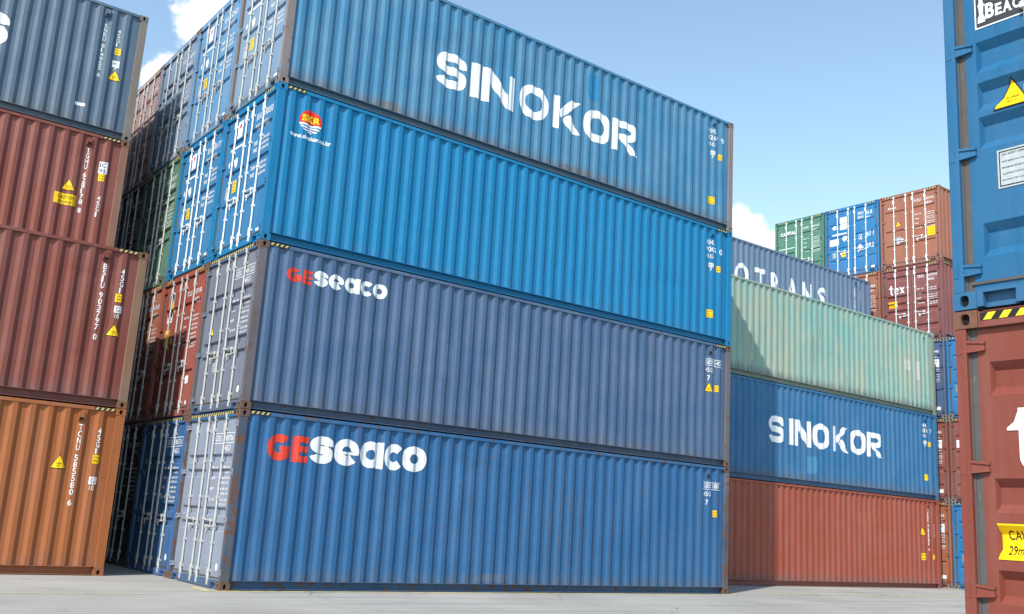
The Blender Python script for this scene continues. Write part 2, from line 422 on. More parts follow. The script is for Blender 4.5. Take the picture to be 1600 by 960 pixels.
def stripe_mesh(H, where):
    k = ('st', H, where)
    if k in MC: return MC[k]
    mb = MB()
    if where in ('sideL', 'sideR'):
        x0 = .185 if where == 'sideL' else L-.185-.36
        z0, z1, y = H-.062, H-.012, .0015
        mb.face([(x0, y, z0), (x0+.36, y, z0), (x0+.36, y, z1), (x0, y, z1)], 1)
        for n in range(4):
            a = x0+.01+n*.088; mb.face([(a, y-.0015, z0+.003), (a+.045, y-.0015, z0+.003), (a+.075, y-.0015, z1-.003), (a+.03, y-.0015, z1-.003)], 0)
    else:
        segs = {'doorA': [(.20, .62)], 'doorB': [(W-.62, W-.20)], 'doorfull': [(.18, W-.18)]}[where]
        z0, z1, x = H-.075, H-.022, .0045
        for a, b in segs:
            mb.face([(x, a, z0), (x, b, z0), (x, b, z1), (x, a, z1)], 1)
            n = int((b-a)/.105)
            for q in range(n):
                u = b-.02-q*.105
                mb.face([(x-.0015, u, z0+.003), (x-.0015, u-.052, z0+.003), (x-.0015, u-.087, z1-.003), (x-.0015, u-.035, z1-.003)], 0)
    MC[k] = mb.mesh('warning_stripes', fix=False); return MC[k]

# ------------------------------------------------------------------ 2-D glyphs: lists of polygons
def text2d(s, bold=0.0, narrow=1.0):
    k = ('txt', s, bold, narrow)
    if k in MC: return MC[k]
    cu = bpy.data.curves.new('tmp', 'FONT'); cu.body = s; cu.size = 1; cu.offset = bold; cu.resolution_u = 3
    cu.space_character = 1.0+bold*2
    o = bpy.data.objects.new('tmp', cu); C.objects.link(o)
    dg = bpy.context.evaluated_depsgraph_get(); me = o.evaluated_get(dg).to_mesh()
    polys = [[(me.vertices[i].co.x, me.vertices[i].co.y) for i in p.vertices] for p in me.polygons]
    o.evaluated_get(dg).to_mesh_clear(); bpy.data.objects.remove(o); bpy.data.curves.remove(cu)
    MC[k] = polys; return polys
def fit(polys, u0, v0, w_, h):
    xs = [p[0] for q in polys for p in q]; ys = [p[1] for q in polys for p in q]
    if not xs: return []
    ax, ay = min(xs), min(ys); sx = w_/(max(xs)-ax or 1); sy = h/(max(ys)-ay or 1)
    return [[(u0+(x-ax)*sx, v0+(y-ay)*sy) for x, y in q] for q in polys]
def rect(u0, v0, u1, v1): return [[(u0, v0), (u1, v0), (u1, v1), (u0, v1)]]
def ring(cx, cy, rx, ry, ix, iy, a0=0, a1=360, n=28, p=2.0, ox=0, oy=0):
    out_ = []
    m_ = max(3, int(n*abs(a1-a0)/360))
    def pt(a, r1, r2, dx, dy):
        c, s_ = math.cos(R(a)), math.sin(R(a))
        return (cx+dx+math.copysign(abs(c)**(2/p), c)*r1, cy+dy+math.copysign(abs(s_)**(2/p), s_)*r2)
    for i in range(m_):
        a, b = a0+(a1-a0)*i/m_, a0+(a1-a0)*(i+1)/m_
        out_.append([pt(a, rx, ry, 0, 0), pt(b, rx, ry, 0, 0), pt(b, ix, iy, ox, oy), pt(a, ix, iy, ox, oy)])
    return out_
def stroke(pts, w_):
    out_ = []; n = len(pts); Lf = []; Rt = []
    for i in range(n):
        a = Vector(pts[max(0, i-1)]); b = Vector(pts[i]); c = Vector(pts[min(n-1, i+1)])
        d1 = (b-a).normalized() if i else (c-b).normalized(); d2 = (c-b).normalized() if i < n-1 else d1
        t = (d1+d2).normalized(); nn = Vector((-t.y, t.x)); k = w_/2/max(.5, nn.dot(Vector((-d1.y, d1.x))))
        Lf.append(tuple(b+nn*k)); Rt.append(tuple(b-nn*k))
    for i in range(n-1): out_.append([Rt[i], Rt[i+1], Lf[i+1], Lf[i]])
    return out_
def arc(cx, cy, rx, ry, a0, a1, n=10, p=2.0):
    o = []
    for i in range(n+1):
        a = R(a0+(a1-a0)*i/n); c, s_ = math.cos(a), math.sin(a)
        o.append((cx+math.copysign(abs(c)**(2/p), c)*rx, cy+math.copysign(abs(s_)**(2/p), s_)*ry))
    return o
def sh(polys, du, dv): return [[(x+du, y+dv) for x, y in q] for q in polys]
def g_S(w_, h, t, p=2.6):
    tx = t; hh = h/2; r = (h-t)/4
    cx = w_/2; a = (w_-tx)/2
    pts = arc(cx, h-t/2-r, a, r, -8, 180, 14, p)[:] + arc(cx, h-t/2-r, a, r, 180, 270, 8, p)[1:] + arc(cx, t/2+r, a, r, 90, -90, 16, p)[1:] + arc(cx, t/2+r, a, r, -90, -172, 8, p)[1:]
    return stroke(pts, t)
def sinokor(z0, h, xs):
    P = []; t = .185
    x = xs[0]; P += sh(g_S(x[1]-x[0], h, .18), x[0], z0)
    x = xs[1]; P += rect(x[0], z0, x[1], z0+h)
    x = xs[2]; w_ = x[1]-x[0]
    P += rect(x[0], z0, x[0]+t*.98, z0+h); P += rect(x[1]-t*.85, z0, x[1], z0+h)
    P += [[(x[0]+t*1.06, z0+h), (x[0]+t*1.06, z0+h*.58), (x[1]-t*.95, z0), (x[1]-t*.95, z0+h*.42)]]
    P += [[(x[0]+t*1.06, z0+h), (x[1]-t*.95, z0+h*.42), (x[0]+t*1.3, z0+h)]]
    for k in (3, 5):
        x = xs[k]; w_ = x[1]-x[0]; P += ring((x[0]+x[1])/2, z0+h/2, w_/2, h/2, w_/2-t, h/2-t*.98, p=2.35)
    x = xs[4]; P += rect(x[0], z0, x[0]+.17, z0+h)
    s0 = x[0]+.19
    P += [[(s0, z0+h*.38), (s0+.05, z0+h*.36), (s0+.18, z0+h*.5), (x[1], z0+h), (x[1]-.27, z0+h), (s0, z0+h*.60)]]
    P += [[(s0+.07, z0+h*.33), (x[1]-.22, z0), (x[1]+.02, z0), (s0+.30, z0+h*.52), (s0+.2, z0+h*.47)]]
    x = xs[6]; P += rect(x[0], z0, x[0]+t, z0+h)
    c = x[0]+t*1.06
    bw = x[1]-.30-c; cy = z0+h*.70; ry = h*.30
    P += [[(c, z0+h-t*.9), (c+bw, z0+h-t*.9), (c+bw, z0+h), (c, z0+h)]]
    P += ring(c+bw, cy, x[1]-.02-c-bw, ry, x[1]-.02-c-bw-t*.95, ry-t*.9, 90, -90, 28, 2.3)
    P += rect(c, z0+h*.40, c+bw, z0+h*.40+t*.8)
    P += [[(c+.05, z0+h*.40), (x[1]-.2, z0), (x[1]+.03, z0), (c+.30, z0+h*.40)]]
    return P
def ge_red(u0, z0, w_, h):
    P = []; gw = w_*.58; t = .30*h
    P += ring(u0+gw/2, z0+h/2, gw/2, h/2, gw/2-t, h/2-t, 48, 325, 30, 2.1)
    P += rect(u0+gw*.54, z0+h*.36, u0+gw*.98, z0+h*.56); P += rect(u0+gw*.70, z0+h*.14, u0+gw*.95, z0+h*.36)
    e0 = u0+gw+w_*.03
    P += rect(e0, z0, e0+t*.9, z0+h)
    for a, b in ((0, .25), (.39, .62), (.76, 1)): P += rect(e0+t*.9, z0+h*a, u0+w_, z0+h*b)
    return P
def seaco(z0, h, xs):
    P = []
    x = xs[0]; P += sh(g_S(x[1]-x[0], h, .31*h, 2.2), x[0], z0)
    x = xs[1]; cx = (x[0]+x[1])/2; w_ = (x[1]-x[0])/2
    P += ring(cx, z0+h/2, w_, h/2, w_*.40, h*.17, 0, 318, 34, 2.1, oy=h*.05)
    P += rect(cx-w_*.45, z0+h*.42, cx+w_*.97, z0+h*.52)
    x = xs[2]; cx = (x[0]+x[1])/2-.03*h; w_ = (x[1]-x[0])/2-.03*h
    P += ring(cx, z0+h/2, w_, h/2, w_*.38, h*.19, p=2.1); P += rect(x[1]-h*.30, z0, x[1], z0+h)
    x = xs[3]; cx = (x[0]+x[1])/2+.05*h; w_ = (x[1]-x[0])/2+.05*h
    P += ring(cx, z0+h/2, w_, h/2, w_*.36, h*.19, 42, 318, 32, 2.1)
    x = xs[4]; cx = (x[0]+x[1])/2; w_ = (x[1]-x[0])/2
    P += ring(cx, z0+h/2, w_, h/2, w_*.38, h*.19, p=2.1)
    return P
def tex(u0, z0, w_, h):
    P = []; H_ = h; xh = h*.70; sw = w_*.10
    tx = u0+w_*.11
    P += stroke([(tx+sw/2, z0+H_)]+[(tx+sw/2, z0+H_*.22)]+arc(tx+sw/2+w_*.07, z0+H_*.20, w_*.07, H_*.15, 180, 300, 6), sw)
    P += [[(u0, z0+xh*.90), (tx+sw, z0+xh*.90), (tx+sw*2.0, z0+xh*.90), (tx+sw*2.0, z0+xh), (tx+sw*.2, z0+xh), (tx+sw*.2, z0+H_), (tx-sw*.05, z0+H_*.93), (tx-sw*.4, z0+xh*1.10), (u0, z0+xh*.96)]]
    e = u0+w_*.50; ew = w_*.155
    P += ring(e, z0+xh/2, ew, xh/2, ew*.42, xh*.38, 0, 325, 24); P += rect(e-ew*.5, z0+xh*.46, e+ew*.95, z0+xh*.60)
    a, b = u0+w_*.68, u0+w_
    P += [[(a, z0+xh), (a+sw*1.3, z0+xh), (b, z0), (b-sw*1.3, z0)]]; P += [[(a, z0), (a+sw*.6, z0), (b-sw*.1, z0+xh), (b-sw*.7, z0+xh)]]
    P += rect(a-sw*.2, z0+xh-h*.05, a+sw*1.5, z0+xh); P += rect(b-sw*1.5, z0, b+sw*.1, z0+h*.05)
    P += rect(a-sw*.2, z0, a+sw*.9, z0+h*.05); P += rect(b-sw*1.0, z0+xh-h*.05, b, z0+xh)
    return P

class Decal:
    """collects flat polygons in wall coordinates (u to the right, v up) and drapes them over the wall"""
    def __init__(s): s.p = []
    def add(s, polys, mi=0, layer=0): s.p += [(q, mi, layer+(i % 3)*.25) for i, q in enumerate(polys)]; return s
    def text(s, t, u0, v0, w_, h, mi=0, layer=0, bold=.012): return s.add(fit(text2d(t, bold), u0, v0, w_, h), mi, layer)
    def build(s, cuts_u, cuts_v, fn):
        me = bpy.data.meshes.new('decal'); bm = bmesh.new()
        for mi_l in sorted(set((mi, la) for _, mi, la in s.p)):
            sub = bmesh.new()
            for q, mi, la in s.p:
                if (mi, la) != mi_l: continue
                try:
                    f = sub.faces.new([sub.verts.new((x, y, 0)) for x, y in q])
                except ValueError: continue
                ax = sum(q[i][0]*q[(i+1) % len(q)][1]-q[(i+1) % len(q)][0]*q[i][1] for i in range(len(q)))
                if ax < 0: f.normal_flip()
            us = [v.co.x for v in sub.verts]; vs = [v.co.y for v in sub.verts]
            if not us: sub.free(); continue
            for c in cuts_u:
                if min(us) < c < max(us): bmesh.ops.bisect_plane(sub, geom=sub.verts[:]+sub.edges[:]+sub.faces[:], plane_co=(c, 0, 0), plane_no=(1, 0, 0), dist=1e-6)
            for c in cuts_v:
                if min(vs) < c < max(vs): bmesh.ops.bisect_plane(sub, geom=sub.verts[:]+sub.edges[:]+sub.faces[:], plane_co=(0, c, 0), plane_no=(0, 1, 0), dist=1e-6)
            for v in sub.verts: v.co = Vector(fn(v.co.x, v.co.y, mi_l[1]))
            for f in sub.faces: f.material_index = mi_l[0]
            tmp = bpy.data.meshes.new('t'); sub.to_mesh(tmp); sub.free(); bm.from_mesh(tmp); bpy.data.meshes.remove(tmp)
        bm.to_mesh(me); bm.free(); return me

class Box:
    """one shipping container; origin at the door end, near side, base"""
    def __init__(s, x, y, z, col, H=HC, grooves=G_FL, label='', rust=.2, fade=.25, dirt=.5, cast=None, seed=0, fadecol=None,
                 stripes='door', off=0.0, scrape=None, bars=True, barmat=None, key=None, rustposts=False, sides='LR', jitter=True, doorcol=None, doorfade=None, postcol=None):
        s.H = H; s.seed = seed; s.gr = grooves
        e = bpy.data.objects.new('shipping_container', None); C.objects.link(e); e.location = (x, y, z); e.empty_display_size = .3
        e['label'] = label; e['category'] = 'shipping container'; e['group'] = 'stacked shipping containers'; s.e = e
        key = key or 'paint_%d' % len(MATS)
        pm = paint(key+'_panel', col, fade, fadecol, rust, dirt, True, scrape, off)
        fm = paint(key+'_frame', col, fade*1.2, fadecol, min(1, rust*1.6+.05), dirt*.6, False, None, off+2)
        dm = paint(key+'_door', doorcol or col, fade if doorfade is None else doorfade, fadecol, rust*.6, dirt*.55, False, None, off+5)
        post = paint(key+'_rustpost', (64, 78, 98), .5, (120, 120, 124), .97, .5, False, None, off+3) if rustposts else (paint(key+'_post', postcol, .3, None, min(1, rust*1.6+.1), .3, False, None, off+3) if postcol else fm)
        cm = RUSTCAST if cast == 'rust' else (fm if cast is None else plain(key+'_casting', cast, .8, var=.4, scale=20, wear=(120, 90, 70), wearamt=.5))
        s.pm, s.fm, s.dm = pm, fm, dm
        for sx in (0, 1):
            for sy in (0, 1):
                for sz in (0, 1): link('corner_casting', casting_mesh(sx, sy, sz, H), [cm, DARK], e)
                xx = (.004, .158) if not sx else (L-.158, L-.004); yy = (.005, .078) if not sy else (W-.078, W-.005)
                zz = (.118, H-.118)
                hx = (.1, .158) if not sx else (L-.158, L-.1); hy = (.078, .12) if not sy else (W-.12, W-.078)
                link('corner_post', boxes(('post', sx, sy, H), 'corner_post', [xx+yy+zz, hx+hy+zz], .004), [post], e)
        for sy in (0, 1):
            f = (lambda a, b: (a, b)) if not sy else (lambda a, b: (W-b, W-a))
            link('top_side_rail', boxes(('tr', sy, H), 'top_side_rail', [(.178, L-.178)+f(.004, .064)+(H-.070, H-.008)], .004), [fm], e)
            rail = [(.178, L-.178)+f(.006, .112)+(.148, .156), (.178, L-.178)+f(.104, .112)+(.022, .150), (.178, L-.178)+f(.016, .112)+(.014, .024)]
            link('bottom_side_rail', boxes(('br', sy, H), 'bottom_side_rail', rail), [fm], e)
            sp = link('side_panel', side_panel_mesh(H, seed if not sy else 0, sy), [pm], e)
        link('end_panel', end_panel_mesh(H), [pm], e)
        link('roof_panel', boxes(('roof', H), 'roof_panel', [(.1, L-.06, .06, W-.06, H-.04, H-.02)]), [fm], e)
        link('floor_frame', boxes(('fl', H), 'floor_frame', [(.12, L-.1, .14, W-.14, .05, .14)]), [FLOORM], e)
        link('end_header', boxes(('ef1', H), 'end_header', [(L-.10, L-.004, .162, W-.162, H-.11, H-.01)], .004), [fm], e)
        link('end_sill', boxes(('ef2', H), 'end_sill', [(L-.10, L-.004, .162, W-.162, .01, .13)], .004), [fm], e)
        link('door_header', boxes(('hd', H), 'door_header', [(.006, .11, .162, W-.162, H-.120, H-.014), (-.0+.001, .02, .2, W-.2, H-.018, H-.010)], .003), [fm], e)
        sill = [(.006, .12, .42, W-.42, .012, .128), (.006, .12, .162, .42, .105, .128), (.006, .12, W-.42, W-.162, .105, .128), (.06, .12, .162, .42, .012, .105), (.06, .12, W-.42, W-.162, .012, .105),
                (.006, .06, .162, .205, .012, .105), (.006, .06, W-.205, W-.162, .012, .105)]
        link('door_sill', boxes(('sill', H), 'door_sill', sill, .0), [fm], e)
        for i in (0, 1):
            d = link('door', leaf_mesh(i, H, grooves), [dm], e)
            f = (lambda a, b: (a, b)) if i == 0 else (lambda a, b: (W-b, W-a))
            link('gasket', boxes(('gk', i, H), 'gasket', [(.048, .08)+f(.090, .134)+(.12, H-.12), (.040, .08)+f(.078, .090)+(.12, H-.12), (.034, .0455)+f(.12, MID-.002)+(.168, .186), (.05, .08)+f(.134, MID-.002)+(.126, .1345), (.05, .08)+f(.134, MID-.002)+(H-.1245, H-.117)]), [RUBBER], d)
            for hz_ in (.27, 1.1, 1.87, H-.24): link('hinge', hinge_mesh(i, round(hz_, 3)), [dm], d)
            if bars:
                for n in (0, 1) if i == 0 else (2, 3):
                    link('locking_bar', bar_mesh(n, H), [barmat or GALV], d); link('handle', handle_mesh(n, H), [barmat or GALV], d)
        for st in (['sideL'] if 'L' in sides else [])+(['sideR'] if 'R' in sides else [])+(['doorA', 'doorB'] if stripes == 'door' else [stripes]):
            if st: link('warning_stripes', stripe_mesh(H, st), [NSTR if key.startswith('near') else YSTR, BSTR], e)
    def side(s, dc, mats, name, off=.0035, label=None):
        zs = [ZB+(s.H-ZT-ZB)*i/NZ for i in range(NZ+1)] if s.seed else []
        # vertex positions follow the bilinear panel mesh exactly at its grid lines
        def dn(u, v):
            if not s.seed: return 0
            k = max(0, min(NZ-1, int((v-ZB)/(s.H-ZT-ZB)*NZ))); f = (v-zs[k])/(zs[k+1]-zs[k])
            for (x0, _), (x1, _) in zip(BR, BR[1:]):
                if u <= x1: break
            g = (u-x0)/(x1-x0); d = lambda a, b: dent(s.seed, a, b, s.H)
            return (d(x0, zs[k])*(1-g)+d(x1, zs[k])*g)*(1-f)+(d(x0, zs[k+1])*(1-g)+d(x1, zs[k+1])*g)*f
        me = dc.build([b[0] for b in BR], zs, lambda u, v, la: (u, prof(u)+dn(u, v)-off-la*.0008, v))
        o = link(name, me, mats, s.e)
        if label: o['label'] = label
        return o
    def front(s, dc, mats, name, label=None, off=.004):
        cv = []
        for zt, h, d, sl_ in s.gr: cv += [zt, zt-sl_, zt-h+sl_, zt-h]
        cu = []
        for a, b in LEAFY: cu += [W-a-.075, W-b+.075, W-a-.0755, W-b+.0755]
        me = dc.build(cu, cv, lambda u, v, la: (door_prof(W-u, v, s.gr)-off-la*.0008, W-u, v))
        o = link(name, me, mats, s.e)
        if label: o['label'] = label
        return o
    # ---- standard groups of markings
    def ventilator(s, x=None, col=None):
        x = x if x is not None else L-.74; z = s.H-.20
        mb = MB(); y = prof(x)
        mb.box(x-.05, x+.05, YO-.022, YI+.0, z-.075, z+.075); mb.box(x-.035, x+.035, YO-.030, YO-.022, z-.065, z-.02, 1)
        link('ventilator', mb.mesh('ventilator', .0), [s.fm, DARK], s.e)
    def stacked(s, code, u, z1, h=.105, gap=.012, extra='45G1', eu=None, ez=2.45, size=.06):
        dc = Decal(); z = z1
        for ch in code:
            if ch != ' ': dc.text(ch, u, z-h, size if ch not in '1I' else size*.45, h)
            z -= (h+gap) if ch != ' ' else h*.6
        z = ez
        for ch in extra:
            dc.text(ch, eu, z-h, size if ch not in '1I' else size*.45, h); z -= h+gap
        s.side(dc, [WHITE], 'code_lettering')
    def rows(s, l1, l2, l3, chk='', x=11.26):
        dc = Decal()
        dc.text(l1, x, 2.42, .30, .125); dc.text(l2, x, 2.24, .38, .13)
        if chk: dc.text(chk, x+.47, 2.22, .10, .15); 
        dc.text(l3, x, 2.08, .30, .10)
        dc.add(rect(x+.12, 1.86, x+.26, 1.96)); dc.text('HC', x+.14, 1.875, .1, .07, 1, 2); dc.text('7', x+.15, 1.76, .06, .08)
        s.side(dc, [WHITE, s.pm], 'code_lettering')
    def sticker(s, x, z, w_, h, txt=(), surf='side', label=None, mat=None, tm=None, name='warning_sticker', border=False):
        dc = Decal().add(rect(x, z, x+w_, z+h), 0, 1)
        if border:
            b = .012
            for r_ in (rect(x+b, z+b, x+w_-b, z+b*1.6), rect(x+b, z+h-b*1.6, x+w_-b, z+h-b), rect(x+b, z+b, x+b*1.6, z+h-b), rect(x+w_-b*1.6, z+b, x+w_-b, z+h-b)): dc.add(r_, 1, 3)
        for t, a, b, c, d in txt: dc.text(t, x+a*w_, z+b*h, c*w_, d*h, 1, 3)
        (s.side if surf == 'side' else s.front)(dc, [mat or YEL, tm or BLK], name, label=label)
    def triangle(s, x, z, w_, surf='side'):
        h = w_*.9
        dc = Decal().add([[(x-.012, z-.012), (x+w_+.012, z-.012), (x+w_/2, z+h+.02)]], 1, 1).add([[(x, z), (x+w_, z), (x+w_/2, z+h)]], 0, 2)
        dc.text('SUPER', x+w_*.30, z+h*.30, w_*.4, h*.12, 1, 4); dc.text('HEAVY', x+w_*.33, z+h*.13, w_*.34, h*.09, 1, 4)
        (s.side if surf == 'side' else s.front)(dc, [YEL, BLK], 'warning_triangle')
    def hcode(s, x, z, name='height_sticker'):
        dc = Decal().add(rect(x, z, x+.11, z+.15), 0, 1)
        dc.text('2.9m', x+.015, z+.09, .08, .035, 1, 3); dc.text("9'6\"", x+.015, z+.025, .08, .04, 1, 3)
        s.side(dc, [YEL, BLK], name)
    def doortext(s, code, size='45G1', lines=5, z=2.38, block=True, boxed=False, logo=None):
        a, b = code.split(' ', 1); dc = Decal()
        dc.text(a, 1.42, z, .27, .10); dc.text(b, 1.80, z, .40, .10)
        dc.text(size, 1.86, z-.17, .26, .10)
        if boxed:
            for r_ in (rect(1.38, z-.04, 2.25, z-.028), rect(1.38, z+.128, 2.25, z+.14), rect(2.24, z-.028, 2.25, z+.128)): dc.add(r_)
        if block:
            zz = 1.92
            for i, (p, q) in enumerate([('MAX. GR.', '32,500 KG'), ('', '71,650 LB'), ('TARE', '3,820 KG'), ('', '8,420 LB'), ('NET', '28,680 KG'), ('', '63,230 LB'), ('CU.CAP.', '76.4 CU.M'), ('', '2,700 CU.FT')][:lines+3]):
                if p: dc.text(p, 1.42, zz, .28 if len(p) > 4 else .17, .045, bold=.03)
                dc.text(q, 1.84, zz, .36, .045, bold=.03); zz -= .078 if i % 2 == 0 else .10
        s.front(dc, [WHITE], 'door_lettering')
    def plate(s, u=.64, z=.8, w_=.2, h=.26):
        s.sticker(u, z, w_, h, [('CSC SAFETY APPROVAL', .12, .84, .76, .05), ('DATE MANUFACTURED', .12, .66, .6, .04), ('MAXIMUM GROSS WEIGHT', .12, .50, .76, .04), ('ALLOWABLE STACKING WEIGHT', .12, .34, .76, .04), ('RACKING TEST LOAD', .12, .18, .6, .04)], 'front', mat=GREYPLATE, name='data_plate', border=True)

# ================================================================== SETTING
def ground_mat(name, line=None):
    t = NT(name); v = t.vec()
    vs = t.vec(scale=(.16, 1.5, 1)); 
    a = t.mix(t.ramp(t.noise(v, .35, 6, .6), .3, .7), lin(148, 146, 141), lin(164, 162, 157))
    a = t.mix(t.math('MULTIPLY', t.ramp(t.noise(vs, 1.4, 6, .65), .42, .72), .45), a, lin(138, 135, 129))
    a = t.mix(t.math('MULTIPLY', t.ramp(t.noise(vs, 4.6, 5, .6), .5, .75), .3), a, lin(178, 178, 174))
    a = t.mix(t.math('MULTIPLY', t.ramp(t.noise(v, 55, 5, .7), .5, .7), .35), a, lin(120, 119, 117))
    a = t.mix(t.math('MULTIPLY', t.ramp(t.noise(v, 2.3, 6, .7), .62, .7), .3), a, lin(118, 116, 113))
    sp = t.n('ShaderNodeSeparateXYZ'); t.l(v, sp.inputs[0])
    for axis, p in (('X', 5.0), ('Y', 5.0)):
        wob = t.math('ADD', sp.outputs[axis], t.math('MULTIPLY', t.noise(v, 1.2, 3), .05))
        j = t.math('ABSOLUTE', t.math('SUBTRACT', t.math('FRACT', t.math('DIVIDE', t.math('ADD', wob, 1.7), p)), .5))
        a = t.mix(t.math('MULTIPLY', t.ramp(j, .0026, .0010), .5), a, lin(104, 103, 100))
    ty = t.n('ShaderNodeMapping'); t.l(t.tc.outputs['Object'], ty.inputs['Vector']); ty.inputs['Rotation'].default_value = (0, 0, .09); ty.inputs['Scale'].default_value = (.05, 2.2, 1)
    a = t.mix(t.math('MULTIPLY', t.ramp(t.noise(ty.outputs[0], 1.7, 4, .55), .56, .66), .42), a, lin(104, 103, 101))
    a = t.mix(t.math('MULTIPLY', t.ramp(t.noise(v, .9, 7, .72), .60, .68), .35), a, lin(96, 94, 90))
    vo = t.n('ShaderNodeTexVoronoi'); vo.feature = 'DISTANCE_TO_EDGE'; vo.inputs['Scale'].default_value = .45; t.l(t.vec(scale=(1, 1.3, 1)), vo.inputs['Vector'])
    a = t.mix(t.math('MULTIPLY', t.math('MULTIPLY', t.ramp(vo.outputs['Distance'], .006, .002), t.ramp(t.noise(v, .5, 3), .5, .6)), .6), a, lin(90, 88, 85))
    if line:
        m_ = t.math('MULTIPLY', t.ramp(t.noise(v, 5.0, 7, .7), .36, .56), t.ramp(t.noise(t.vec(scale=(1, 3, 1)), 26, 5, .7), .35, .5))
        a = t.mix(t.math('MULTIPLY', m_, line[1]), a, lin(*line[0]))
    t.l(a, t.b.inputs['Base Color']); t.b.inputs['Roughness'].default_value = .88; t.b.inputs['Specular IOR Level'].default_value = .25
    t.bump(t.noise(v, 38, 6, .7), .004, .5)
    return t.m
mb = MB(); mb.face([(-900, -900, 0), (900, -900, 0), (900, 900, 0), (-900, 900, 0)])
g = link('ground', mb.mesh('ground', fix=False), [ground_mat('yard_concrete')]); g['kind'] = 'structure'
YL = ground_mat('worn_yellow_line', ((214, 200, 120), .95)); WL = ground_mat('worn_pale_line', ((206, 198, 160), .8))
mb = MB()
for x0, x1, y0, y1 in [(-.26, 12.5, -.17, -.06), (-.26, -.15, -.06, .62), (13.6, 27, -.12, -.02)]: mb.face([(x0, y0, .004), (x1, y0, .004), (x1, y1, .004), (x0, y1, .004)])
g = link('road_marking', mb.mesh('road_marking', fix=False), [YL]); g['kind'] = 'structure'
mb = MB()
for x0, x1, y0, y1 in [(-14, -1.1, -.64, -.56), (14.5, 24, -1.62, -1.56)]: mb.face([(x0, y0, .004), (x1, y0, .004), (x1, y1, .004), (x0, y1, .004)])
g = link('road_marking', mb.mesh('road_marking', fix=False), [WL]); g['kind'] = 'structure'

# ================================================================== MAIN BLOCK, front stack
H1 = HC+GAP
ROW = 2.468
SKN = (0, 112, 160)
t1 = Box(0, 0, 0.0, (38, 92, 138), grooves=G_GE, rust=.42, fade=.16, cast='rust', seed=11, off=1, scrape=(6.55, 7.75, .3, 2.05), rustposts=True, stripes='doorfull', sides='L',
         doorcol=(128, 138, 156), key='mid_blue', label='mid blue container with larger red and white GE seaco lettering, lowest in the central stack')
t2 = Box(0, 0, H1, (62, 90, 124), grooves=G_GE, rust=.3, fade=.3, cast='rust', seed=12, off=2, doorcol=(104, 112, 128), postcol=(92, 86, 92), stripes='doorfull', key='slate_blue',
         label='slate blue container with smaller GE seaco lettering, second layer of the central stack')
t3 = Box(0, 0, 2*H1, SKN, grooves=G_SK, rust=.06, fade=.06, dirt=.12, seed=13, off=3, key='bright_blue', barmat=WHITE, doorcol=(48, 112, 156),
         label='clean bright blue container with small round emblem and web address on its long side')
t4 = Box(0, 0, 3*H1, (52, 116, 154), grooves=G_SK, rust=.22, fade=.38, dirt=.9, seed=14, off=4, cast=(128, 118, 116), key='faded_blue', doorcol=(112, 138, 162), postcol=(122, 112, 112),
         stripes=None, sides='', label='weathered blue container with the largest SINOKOR lettering, topmost of the central stack')
XS = [(3.24, 3.95), (4.08, 4.30), (4.36, 5.20), (5.32, 6.13), (6.26, 7.03), (7.16, 7.97), (8.04, 8.83)]
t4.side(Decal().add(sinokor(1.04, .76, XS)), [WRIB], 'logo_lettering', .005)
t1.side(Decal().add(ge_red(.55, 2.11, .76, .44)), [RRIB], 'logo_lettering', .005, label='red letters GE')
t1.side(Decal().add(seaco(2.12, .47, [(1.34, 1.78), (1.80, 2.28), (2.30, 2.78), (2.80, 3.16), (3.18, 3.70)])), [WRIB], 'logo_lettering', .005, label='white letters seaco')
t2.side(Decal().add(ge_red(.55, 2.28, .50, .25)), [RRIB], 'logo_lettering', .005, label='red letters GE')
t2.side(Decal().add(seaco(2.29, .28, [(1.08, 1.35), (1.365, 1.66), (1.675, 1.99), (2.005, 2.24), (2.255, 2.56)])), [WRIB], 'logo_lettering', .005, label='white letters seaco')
# round emblem with sun, waves and the three letters
dc = Decal(); cx, cz, rr = .69, 2.335, .215
n = 24
dc.add([[(cx, cz-.04)]+arc(cx, cz, rr, rr, -10.7, 190.7, n)], 0, 0)
for k, (za, zb) in enumerate([(-.05, -.085), (-.105, -.135), (-.155, -.18), (-.195, -.21)]):
    ha = math.sqrt(max(0, rr*rr-za*za)); hb = math.sqrt(max(0, rr*rr-zb*zb)); N_ = 8
    for j in range(N_):
        f0, f1 = j/N_, (j+1)/N_; wv = lambda f: .009*math.sin(f*6.28*1.5+k)
        dc.add([[(cx-hb+2*hb*f0, cz+zb+wv(f0)), (cx-hb+2*hb*f1, cz+zb+wv(f1)), (cx-ha+2*ha*f1, cz+za+wv(f1)), (cx-ha+2*ha*f0, cz+za+wv(f0))]], 1, 0)
dc.add(fit(text2d('SKR', .04), cx-.17, cz-.015, .35, .13), 2, 2)
t3.side(dc, [RED, WHITE, YEL], 'emblem', .005)
t3.side(Decal().text('www.sinokor.co.kr', .32, 1.99, .80, .085, bold=.05), [WHITE], 'web_address_lettering', .005)
t4.rows('SKHU', '8267', '45G1', '9'); t3.rows('SKHU', '9005', '45G1', '0')
for t, z in ((t4, .56), (t3, .60)):
    t.ventilator(); t.hcode(11.66, 1.78); t.sticker(11.32, z, .2, .19, [('CAUTION', .1, .7, .7, .16), ('29m', .1, .4, .4, .15), ('HEIGHT', .1, .12, .7, .14)])
for t, c, d in ((t2, 'GESU', '5451'), (t1, 'GESU', '5887')):
    dc = Decal(); dc.text(c, 11.34, 2.37, .25, .11); dc.text(d, 11.63, 2.37, .25, .11)
    for z in (2.335, 2.495): dc.add(rect(11.31, z, 11.92, z+.012))
    dc.text('45G1', 11.34, 2.18, .24, .11); dc.text('7', 11.40, 1.98, .06, .12)
    t.side(dc, [WHITE], 'code_lettering'); t.ventilator()
